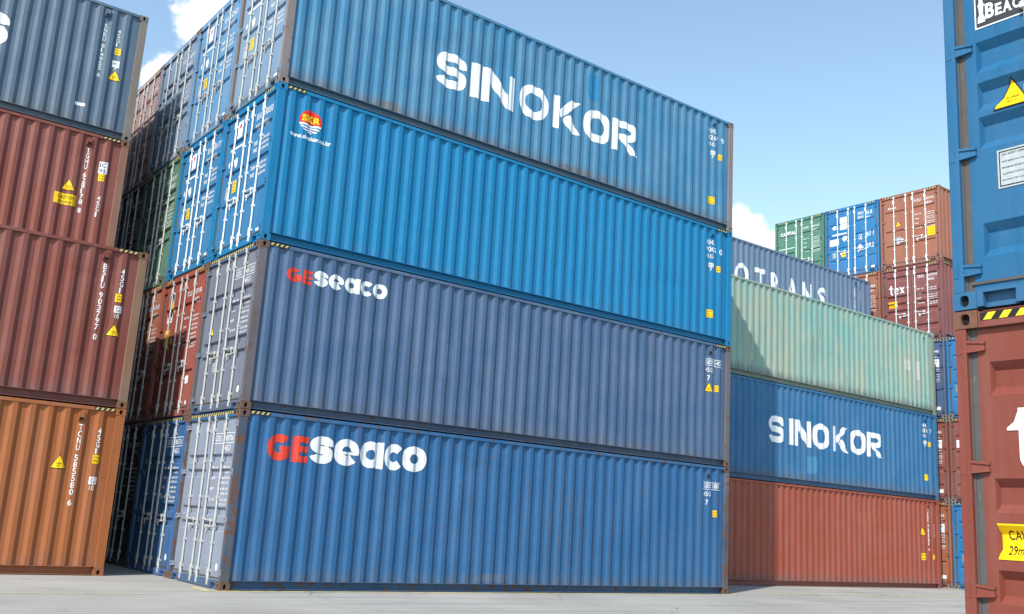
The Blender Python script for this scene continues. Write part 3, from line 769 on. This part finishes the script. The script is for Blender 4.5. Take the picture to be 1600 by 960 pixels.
t2.triangle(11.33, 1.72, .22); t2.hcode(11.66, 1.74); t1.hcode(11.66, 1.72)
for t, c in ((t1, 'GESU 588706'), (t2, 'GESU 545123')):
    t.doortext(c, boxed=True)
    dc = Decal().add(ring(2.12, .34, .05, .06, .001, .001)); t.front(dc, [WHITE], 'round_sticker')
t2.triangle(.50, 1.42, .16, 'front'); t2.plate(.80, .70, .22, .3)
mbm = WHITE
def skdoor(t, c, faded=False):
    dc = Decal()
    dc.text(c[:4], 1.50, 2.43, .24, .13); dc.text(c[5:], 1.86, 2.43, .36, .13); dc.text('45G1', 1.84, 2.25, .2, .1); dc.text(c[:4], 1.50, 2.25, .2, .1)
    for z in (1.96, 1.86, 1.76, 1.48, 1.38, 1.28):
        dc.text('32,500 KG', 1.84, z, .34, .06, bold=.03)
    for z in (1.93, 1.79, 1.45, 1.31): dc.text('TARE', 1.50, z, .18, .08, bold=.03)
    t.front(dc, [WHITE], 'door_lettering')
    dc = Decal().add(rect(.62, 2.06+.26, .86, 2.66-.0), 0, 1).add(arc_poly(.74, 2.56, .05), 1, 2)
    t.front(dc, [WHITE, RED], 'door_placard')
    dc = Decal().add([[(.60, 1.90), (.66, 1.76), (.74, 1.72), (.79, 1.80), (.76, 1.93)]]).add([[(.33, 1.86), (.38, 1.78), (.42, 1.86), (.39, 1.93)]]).add(rect(.36, 2.12, .98, 2.16))
    t.front(dc, [WHITE], 'door_emblem')
    t.sticker(.68, 1.22, .18, .24, [('CAUTION', .1, .7, .8, .12), ('HIGH', .1, .45, .5, .12), ('2.9 M', .1, .15, .6, .14)], 'front')
    t.sticker(.36, 1.16, .18, .24, [('CSC', .2, .7, .6, .12)], 'front', mat=GREYPLATE, name='data_plate')
    t.sticker(2.06, .21, .14, .05, [], 'front', mat=WHITE, name='white_tag')
def arc_poly(cx, cy, r): return [arc(cx, cy, r, r, 0, 360, 14)[:-1]]
skdoor(t3, 'SKHU 90050'); skdoor(t4, 'SKHU 82679')

# ------------------------------------------------------------------ rows behind (doors face the lane on the left)
def mrow(k, tier, col, label, **kw): return Box(0, ROW*k, tier*H1, col, label=label, **kw)
m = mrow(1, 0, (46, 96, 158), 'blue container on the ground directly behind the lowest GE seaco one, door edge sunlit', grooves=G_GE, rust=.2, off=8, key='mid_blue2', stripes='doorfull', cast='rust', doorcol=(44, 88, 134)); m.doortext('GESU 586531', boxed=True)
m.front(Decal().add(ring(2.12, .34, .05, .06, .001, .001)), [WHITE], 'round_sticker')
m = mrow(1, 1, (142, 66, 52), 'brick red container with striped placard on its door, behind the slate blue GE seaco one', grooves=G_FL, rust=.3, off=9, cast='rust', key='brick_red'); m.doortext('TCLU 457198')
dc = Decal().add(rect(.38, 1.96, .68, 2.58), 1, 0).add(rect(.40, 2.18, .66, 2.56), 2, 1)
dc.add(stroke(arc(.50, 2.16, .14, .34, 20, 100, 8), .05), 3, 2).add(stroke(arc(.50, 2.06, .14, .34, 20, 100, 8), .05), 3, 2).add([[(.40, 2.1), (.48, 2.02), (.6, 2.02), (.66, 2.12), (.66, 2.16), (.4, 2.16)]], 2, 1)
m.front(dc, [WHITE, WHITE, plain('navy_print', (24, 34, 60), .5), YEL], 'door_placard')
m.sticker(.36, 1.40, .26, .42, [('CAUTION', .1, .7, .8, .1), ('29m', .1, .4, .5, .12)], 'front'); m.triangle(.70, 1.52, .16, 'front')
m.sticker(1.92, .62, .16, .15, [], 'front', mat=WHITE, name='white_tag'); m.sticker(2.05, .22, .08, .07, [], 'front', mat=WHITE, name='white_tag')
m = mrow(1, 2, SKN, 'bright blue container with white rods, directly behind the clean one with the round emblem', grooves=G_SK, rust=.06, fade=.08, dirt=.15, off=10, key='bright_blue2', barmat=WHITE, doorcol=(48, 112, 156)); skdoor(m, 'SKHU 90177')
m = mrow(1, 3, (84, 132, 170), 'faded pale blue container in the top layer, directly behind the largest SINOKOR one', grooves=G_SK, rust=.2, fade=.45, off=11, key='pale_blue', cast=(120, 100, 92), stripes=None); skdoor(m, 'SKHU 82431')
m = mrow(2, 0, (34, 44, 66), 'dark navy container on the ground in deep shade, third in along the lane', grooves=G_FL, off=12, key='navy'); m.doortext('TTNU 403127')
m = mrow(2, 1, (150, 88, 62), 'rust orange container in the second layer, just beyond the brick red one with placard', grooves=G_FL, rust=.35, off=13, key='rust_orange', cast='rust'); m.doortext('CAXU 967142')
m = mrow(2, 2, (78, 112, 92), 'green container in the lane, in the third layer just beyond two bright blue ones', grooves=G_GE, rust=.2, off=14, key='green', cast=(110, 95, 84)); m.doortext('EISU 902317')
m = mrow(2, 3, (112, 132, 156), 'grey blue container in the top layer between the faded pale blue and dusty pink ones', grooves=G_GE, rust=.3, fade=.4, off=15, key='grey_blue', cast=(124, 104, 94), stripes=None); m.doortext('TRLU 718264')
m = mrow(3, 3, (160, 128, 124), 'dusty pinkish brown container in the top layer below the left cloud, partly shaded', grooves=G_CH, rust=.3, fade=.4, off=16, key='pink_brown', cast=(120, 104, 96), stripes='door'); m.doortext('GLDU 732640')
m = mrow(4, 3, (150, 108, 96), 'farthest brown container in the top layer, beyond the dusty pink one', grooves=G_CH, rust=.3, off=17, key='far_brown'); m.doortext('GLDU 736110')
for k, tier, col, lb in [(3, 0, (40, 48, 62), 'dark grey blue container on the ground, fourth in along the shaded lane'),
                         (3, 1, (88, 50, 44), 'dark maroon container in the second layer of the shaded lane, fourth in'),
                         (3, 2, (58, 62, 78), 'charcoal grey container in the third layer of the shaded lane, fourth in'),
                         (4, 0, (52, 58, 70), 'dark slate container on the ground at the far end of the shaded lane'),
                         (4, 1, (90, 56, 48), 'dark brown container in the second layer at the far end of the shaded lane'),
                         (4, 2, (44, 58, 92), 'dark blue container in the third layer at the far end of the shaded lane')]:
    m = mrow(k, tier, col, lb, grooves=G_FL, off=18+k+tier, key='shade_%d%d' % (k, tier)); m.doortext('TGHU 7%d3%d21' % (k, tier+3))

# ================================================================== SECOND BLOCK to the right
BX, BY = 13.97, 2.63
b1 = Box(BX, BY, 0, (146, 70, 50), rust=.18, fade=.22, dirt=.55, seed=21, off=21, key='brick', grooves=G_TX, sides='', label='brick red container on the ground, under the blue one with smaller SINOKOR lettering')
b2 = Box(BX, BY, H1, (38, 100, 144), rust=.18, fade=.25, dirt=.7, seed=22, off=22, key='sk_blue', grooves=G_SK, sides='', label='blue container with smaller SINOKOR lettering, lying between a red one and a mint green one')
b3 = Box(BX, BY, 2*H1, (116, 160, 153), rust=.24, fade=.75, fadecol=(158, 160, 142), postcol=(120, 130, 115), dirt=.9, seed=23, off=23, key='mint', grooves=G_FL, sides='', label='mint green weathered container on top of the blue one with smaller SINOKOR lettering')
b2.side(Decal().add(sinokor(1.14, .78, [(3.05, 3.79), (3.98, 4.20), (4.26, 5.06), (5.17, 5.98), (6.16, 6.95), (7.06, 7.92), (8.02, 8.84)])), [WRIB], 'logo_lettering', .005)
b2.rows('SKHU', '8311', '45G1', '7'); b2.hcode(11.66, 1.78); b2.sticker(11.38, .62, .2, .2, [('CAUTION', .1, .7, .7, .16), ('29m', .1, .4, .4, .15)]); b2.ventilator()
b1.stacked('TCNU 965580 4', 11.44, 2.60, extra='45G1', eu=11.78, ez=2.1); b1.triangle(11.0, 1.72, .25); b1.ventilator(11.45)
b1.sticker(10.96, .90, .34, .22, [('CAUTION', .08, .55, .8, .3), ('29m HIGH', .1, .12, .7, .28)]); b1.hcode(11.72, .93)
b3.hcode(11.55, 1.62); b3.ventilator(11.5); b3.side(Decal().add(rect(10.95, 1.10, 11.20, 1.75)).add(rect(10.3, 1.35, 10.62, 1.72)), [plain('primer_patch', (176, 176, 170), .8, var=.3)], 'paint_patch')
bb = [Box(BX, BY+ROW, 0, (120, 70, 56), rust=.2, off=24, key='bk1', label='brown container on the ground, behind the brick red one under smaller SINOKOR lettering'),
      Box(BX, BY+ROW, H1, (60, 84, 120), rust=.2, off=25, key='bk2', label='blue grey container directly behind the blue one with smaller SINOKOR lettering'),
      Box(BX, BY+ROW, 2*H1, (120, 76, 60), H=HS, rust=.2, off=26, key='bk3', label='low brown container directly behind the mint green one', grooves=G_SK)]
b4 = Box(BX, BY+ROW, 2*H1+HS+GAP, (92, 114, 142), H=HS, rust=.15, fade=.3, dirt=.4, seed=24, off=27, key='otrans', grooves=G_SK, cast=(118, 116, 108), sides='', label='slate blue container with white OTRANS lettering cut off by the mint green one')
dc = Decal()
for ch, a, b in [('S', 1.9, 2.4), ('I', 2.85, 3.0), ('N', 3.42, 3.95), ('O', 4.42, 5.12), ('T', 5.46, 6.02), ('R', 6.32, 6.80), ('A', 7.16, 7.74), ('N', 8.06, 8.60), ('S', 8.92, 9.44)]:
    dc.add(fit(text2d(ch, .03), a, .96, b-a, .82))
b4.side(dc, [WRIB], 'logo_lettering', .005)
b4.stacked('SNBU 226780 5', 11.16, 2.15, h=.085, extra='42G1', eu=11.5, ez=2.1, size=.05)
b4.ventilator(11.22)

# ================================================================== FAR BLOCK (doors face the camera side)
FX, FY = 26.95, 2.70
FR = 2.50
def far(k, tier, col, label, **kw): return Box(FX, FY+FR*k, tier*H1, col, label=label, **kw)
f = far(0, 4, (146, 90, 68), 'orange brown container with yellow triangle and square sticker, topmost above the maroon tex one', grooves=G_FL, rust=.12, off=31, key='f_brown', barmat=WHITE)
f.doortext('FCIU 855014 6', z=2.44); f.triangle(.64, 1.62, .2, 'front'); f.plate(.64, .92, .2, .28); f.sticker(1.92, 1.02, .30, .34, [('CAUTION', .1, .72, .8, .12), ('9-6 HIGH', .1, .45, .8, .14), ('CONTAINER', .1, .18, .8, .12)], 'front')
f.front(Decal().text('florens', .32, 2.36, .34, .07, bold=.04), [WHITE], 'logo_lettering')
f = far(1, 4, (30, 108, 160), 'bright blue container between the green CAPITAL one and the orange brown one, top layer', grooves=G_BL, rust=.1, off=32, key='f_blue', barmat=WHITE)
dc = Decal(); dc.text('SKHU', 1.50, 2.45, .26, .12); dc.text('SKHU', 1.50, 2.28, .26, .12); dc.text('56.8', 1.86, 2.40, .28, .16); dc.text('45G1', 1.86, 2.26, .2, .08)
dc.text('GE', 1.52, 1.42, .16, .22); dc.text('63 1', 1.88, 1.50, .30, .22); dc.text('59.2', 1.88, 1.02, .30, .22); dc.add([[(1.50, 1.08), (1.60, .98), (1.66, 1.15), (1.58, 1.24), (1.50, 1.22)]])
dc.add(arc_poly(.42, 2.12, .09)).add(rect(.33, 1.78, .98, 1.84)).add([[(.78, 1.58), (.88, 1.46), (1.0, 1.56), (.98, 1.70), (.80, 1.70)]])
f.front(dc, [WHITE], 'door_lettering')
f.sticker(.68, 1.98, .32, .52, [], 'front', mat=WHITE, name='door_placard'); f.sticker(.20, 1.36, .42, .28, [], 'front', mat=WHITE, name='door_placard')
f.plate(.32, .84, .18, .24); f.sticker(.74, .84, .2, .22, [('CAUTION', .1, .6, .8, .2)], 'front'); f.sticker(2.06, .20, .15, .08, [], 'front', mat=WHITE, name='white_tag')
f = far(2, 4, (70, 118, 100), 'green container with the white word CAPITAL, left end of the far top layer', grooves=G_FL, rust=.2, fade=.35, off=33, key='f_green', barmat=WHITE)
f.front(Decal().text('CAPITAL', .27, 2.24, .78, .17, bold=.05).add(rect(.2, 1.66, .98, 1.69)), [WHITE], 'logo_lettering'); f.doortext('CLHU 864110 8'); f.triangle(.72, 1.15, .2, 'front')
f = far(0, 3, (120, 66, 64), 'maroon container with the complete white word tex, in the far block', grooves=G_TX, rust=.12, off=34, key='f_maroon', barmat=WHITE)
f.front(Decal().add(tex(.28, 1.86, .66, .36)), [WHITE], 'logo_lettering'); f.doortext('TEXU 503734 8'); f.sticker(.26, 1.36, .36, .22, [('CAUTION', .08, .5, .8, .3), ('29m HIGH', .1, .12, .6, .25)], 'front')
f = far(1, 3, (146, 90, 68), 'orange brown container showing a sliver between the OTRANS one and the maroon tex one', grooves=G_FL, rust=.12, off=35, key='f_orange', barmat=WHITE); f.doortext('FCIU 870398 8', z=2.3)
far(2, 3, (90, 70, 60), 'brown container directly under the green CAPITAL one', off=36, key='f_h1')
for tier, col, lb, gr, cd_ in [(2, (66, 90, 126), 'muted blue container in a sliver, directly under the maroon tex one', G_SK, 'SKHU 826440'),
                              (1, (128, 72, 62), 'brown red container directly under the muted blue one in the far block', G_CH, 'TEMU 614866'),
                              (0, (150, 90, 66), 'orange container on the ground, lowest under the maroon tex one', G_FL, 'FCIU 961154')]:
    f = far(0, tier, col, lb, grooves=gr, rust=.15, off=37+tier, key='f0_%d' % tier, cast=(120, 118, 112), bars=False); f.doortext(cd_)
    f.sticker(1.95, .30, .26, .12, [], 'front', mat=WHITE, name='white_tag'); f.sticker(1.98, 1.86, .22, .28, [('TARE', .1, .6, .6, .2)], 'front', mat=WHITE, name='door_placard')
for tier, col, lb, gr in [(2, (26, 108, 164), 'vivid blue container topmost of the three layer stack beside the near brown one', G_BL),
                         (1, (128, 72, 62), 'brown red container with square white label, between two vivid blue ones', G_CH),
                         (0, (26, 108, 164), 'vivid blue container on the ground beside the lowest orange one of the far block', G_BL)]:
    f = far(-1, tier, col, lb, grooves=gr, rust=.08, off=42+tier, key='fm_%d' % tier, cast=(120, 118, 112), barmat=WHITE)
    f.doortext('SKHU 9%d2418' % tier)
    if tier == 1: f.sticker(.24, 1.86, .32, .26, [], 'front', mat=WHITE, name='door_placard'); f.sticker(.34, .92, .14, .14, [], 'front', mat=WHITE, name='white_tag')
    else:
        f.front(Decal().add(arc_poly(.46, 2.12, .1)).text('SK', .34, 1.52, .24, .14), [WHITE], 'door_emblem'); f.plate(.3, .9, .2, .25)
for k, tier, col, lb in [(1, 2, (90, 80, 76), 'grey brown container two below the bright blue one of the far top layer'), (1, 1, (60, 80, 110), 'blue grey container three below the bright blue one of the far top layer'),
                         (1, 0, (110, 66, 54), 'brown container on the ground, four below the bright blue far one'), (2, 2, (70, 86, 80), 'grey green container two below the green CAPITAL one'),
                         (2, 1, (98, 62, 54), 'dull red container three below the green CAPITAL one'), (2, 0, (66, 76, 96), 'slate container on the ground, four below the green CAPITAL one')]:
    far(k, tier, col, lb, off=50+k*3+tier, key='fh_%d%d' % (k, tier))

# ================================================================== LEFT BLOCK
LX, LY = -1.03-L, 2.70
l1 = Box(LX, LY, 0, (150, 86, 42), rust=.1, fade=.2, dirt=.25, seed=31, off=61, key='l_orange', sides='R', label='orange container on the ground, lowest of the leftmost stack')
l1.stacked('TCNU 585580 6', 11.44, 2.56, eu=11.76, ez=2.52); l1.triangle(11.08, 1.78, .24); l1.hcode(11.74, 1.90); l1.ventilator(11.45)
l2 = Box(LX, LY, H1, (118, 60, 50), rust=.1, postcol=(122, 90, 66), fade=.2, dirt=.3, seed=32, off=62, key='l_red', sides='R', cast=(118, 84, 62), label='brown red container with code BSIU, resting on the orange one at far left')
l2.stacked('BSIU 903797 0', 11.44, 2.56, eu=11.76, ez=2.52); l2.triangle(11.66, 1.28, .22); l2.hcode(11.72, 1.90); l2.ventilator(11.45)
l1b = Box(LX, LY+ROW, 0, (100, 60, 50), off=63, key='l_h1', label='brown container on the ground, directly behind the orange one at far left')
l2b = Box(LX, LY+ROW, H1, (60, 76, 100), off=64, key='l_h2', label='blue grey container directly behind the brown red one with code BSIU')
for k, nm_ in ((2, 'third'), (3, 'fourth'), (4, 'fifth')):
    for tier, tn in enumerate(('on the ground', 'second layer', 'third layer', 'top layer')):
        cc_ = random.choice([(100, 60, 50), (60, 76, 100), (110, 72, 52), (54, 80, 112), (92, 96, 98)])
        wd = {(100, 60, 50): 'brown', (60, 76, 100): 'slate blue', (110, 72, 52): 'rust brown', (54, 80, 112): 'dull blue', (92, 96, 98): 'grey'}[cc_]
        Box(LX, LY+ROW*k+.03*k, tier*H1, cc_, off=80+k*4+tier, key='lh_%d%d' % (k, tier), label='%s container, %s, in the %s row back at far left' % (wd, tn, nm_))
l3 = Box(LX, LY+ROW+.03, 2*H1, (124, 66, 56), rust=.08, postcol=(132, 94, 78), fade=.2, dirt=.2, seed=33, off=65, key='l_red2', sides='R', cast=(128, 84, 68), label='brown red container with CAUTION sticker and code TGHU, third layer at far left')
l3.stacked('TGHU 628178 8', 11.38, 2.56, eu=11.72, ez=1.60); l3.triangle(11.02, 1.58, .24); l3.hcode(11.68, 1.92)
l3.sticker(10.90, 1.26, .42, .23, [('CAUTION', .16, .52, .74, .32), ('29m HIGH', .2, .12, .6, .26)]); l3.ventilator(11.4)
l4 = Box(LX, LY+ROW+.03, 3*H1, (76, 98, 118), rust=.22, postcol=(116, 108, 100), fade=.4, dirt=.6, seed=34, off=66, key='l_blue', sides='', cast=(112, 108, 104), label='grey blue weathered container with code SNBU, topmost of the leftmost stack')
l4.stacked('SNBU 814955 6', 11.34, 2.46, eu=11.62, ez=2.42, h=.09); l4.triangle(11.56, 1.26, .24); l4.hcode(11.62, 1.84); l4.ventilator(11.36)
dc = Decal().add(rect(11.60, 1.55, 11.74, 1.70), 0, 0).text('HC', 11.62, 1.60, .1, .07, 1, 2).text('7', 11.64, 1.47, .05, .07)
l4.side(dc, [WHITE, l4.pm], 'height_mark')
for l, z in ((l1, 1.54), (l2, 1.70)):
    l.side(Decal().add(rect(11.73, z, 11.86, z+.13)).text('G', 11.76, z+.02, .06, .09, 1, 2).text('10', 11.75, z-.10, .08, .08), [WHITE, l.pm], 'height_mark')
l3.side(Decal().add(rect(11.66, 2.08, 11.83, 2.34)).text('IC', 11.68, 2.22, .12, .09, 1, 2).text('95', 11.68, 2.10, .12, .08, 1, 2), [WHITE, BLK], 'height_mark')
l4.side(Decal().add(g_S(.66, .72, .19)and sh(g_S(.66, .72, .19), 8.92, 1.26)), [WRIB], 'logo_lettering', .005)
l4.sticker(11.00, .50, .20, .07, [], 'side', mat=WHITE, name='white_tag')

# repainted and scraped patches on the long walls
def patch(bx, col, x, z, w_, h, rg):
    rnd = random.Random(rg); pts = []
    n = 14
    for i in range(n):
        a = 2*math.pi*i/n; c_, s_ = math.cos(a), math.sin(a); m_ = max(abs(c_), abs(s_))
        k = 1+rnd.uniform(-.06, .04)
        pts.append((x+w_/2*(1+c_/m_*k), z+h/2*(1+s_/m_*k)))
    bx.side(Decal().add([pts], 0, 0), [plain('repaint_%d_%d_%d' % col, col, .6, var=.25, scale=4, wear=(110, 112, 114), wearamt=.3)], 'paint_patch', .0018)
patch(t4, (36, 116, 162), 7.22, 2.02, .34, .62, 1); patch(t4, (70, 128, 160), 5.0, .25, .22, .30, 2); patch(t4, (96, 104, 112), 2.0, .17, .5, .16, 3); patch(t4, (92, 100, 110), 6.6, .17, .9, .12, 4)
patch(b2, (66, 126, 164), 4.87, .36, .48, .52, 5)
patch(t2, (78, 102, 134), 3.9, 1.0, .24, .7, 8); patch(t1, (54, 104, 150), 4.35, 1.5, .2, .9, 10); patch(t1, (82, 100, 124), 5.0, .18, .8, .16, 11)

# ================================================================== NEAR STACK on the right
NX, NY = 0.0, -12.212-W
BARS_SAVE = list(BARS)
n1 = Box(NX, NY, 0, (120, 58, 46), grooves=G_TX, rust=.22, fade=.15, dirt=.2, off=71, key='near_brown', cast=(112, 78, 64), stripes='doorfull', label='nearest brown red container, cut by the right edge, with part of a white t')
n1.front(Decal().add(tex(.305, 1.86, .66, .38)), [WHITE], 'logo_lettering', off=.006)
n1.sticker(.215, 1.30, .36, .22, [('CAUTION', .14, .56, .74, .26), ('29m HIGH', .14, .14, .66, .26)], 'front')
n1.doortext('TEXU 511208 3')
n2 = Box(NX, NY, H1, (24, 92, 134), grooves=G_BC, rust=.16, fade=.12, dirt=.12, off=72, key='near_blue', stripes=None, label='nearest blue container at the right edge with large warning triangle and dark BEACON placard')
n2.triangle(.325, 1.37, .215, 'front'); n2.plate(.325, .80, .26, .27)
# dark placard with pale border, white tower figure and serif lettering
PL = plain('placard_black', (58, 58, 60), .5, var=.15); PG = plain('placard_olive', (150, 160, 70), .5)
dc = Decal().add(rect(.215, 2.00, 1.05, 2.52), 1, 0).add(rect(.225, 2.01, 1.04, 2.51), 0, 1)
dc.add([[(.236+(q-.245)*.62, w2) for q, w2 in [(.245, 2.04), (.33, 2.04), (.325, 2.08), (.31, 2.10), (.315, 2.16), (.325, 2.17), (.31, 2.19), (.305, 2.24), (.27, 2.24), (.265, 2.19), (.25, 2.17), (.26, 2.16), (.265, 2.10), (.25, 2.08)]]], 1, 3)
dc.add([[(.35, 2.20), (.48, 2.20), (.60, 2.24), (.38, 2.24)]], 2, 3)
def serif(ch, u, v, w_, h):
    P = fit(text2d(ch, .035), u, v, w_, h); sr = h*.07
    if ch in 'BE': P += rect(u-w_*.12, v, u+w_*.3, v+sr)+rect(u-w_*.12, v+h-sr, u+w_*.3, v+h)
    if ch == 'A': P += rect(u-w_*.1, v, u+w_*.28, v+sr)+rect(u+w_*.68, v, u+w_*1.1, v+sr)
    if ch == 'N': P += rect(u-w_*.1, v, u+w_*.3, v+sr)+rect(u+w_*.7, v+h-sr, u+w_*1.1, v+h)
    return P
u = .292
for ch, w_, h in [('B', .062, .115), ('E', .044, .088), ('A', .058, .088), ('C', .050, .088), ('O', .056, .088), ('N', .058, .088)]:
    dc.add(serif(ch, u, 2.055, w_, h), 1, 3); u += w_+.008
n2.front(dc, [PL, WHITE, PG], 'door_placard')
n2.doortext('BMOU 422019 6')
S.render.engine = 'CYCLES'
S.cycles.max_bounces = 6; S.cycles.diffuse_bounces = 3
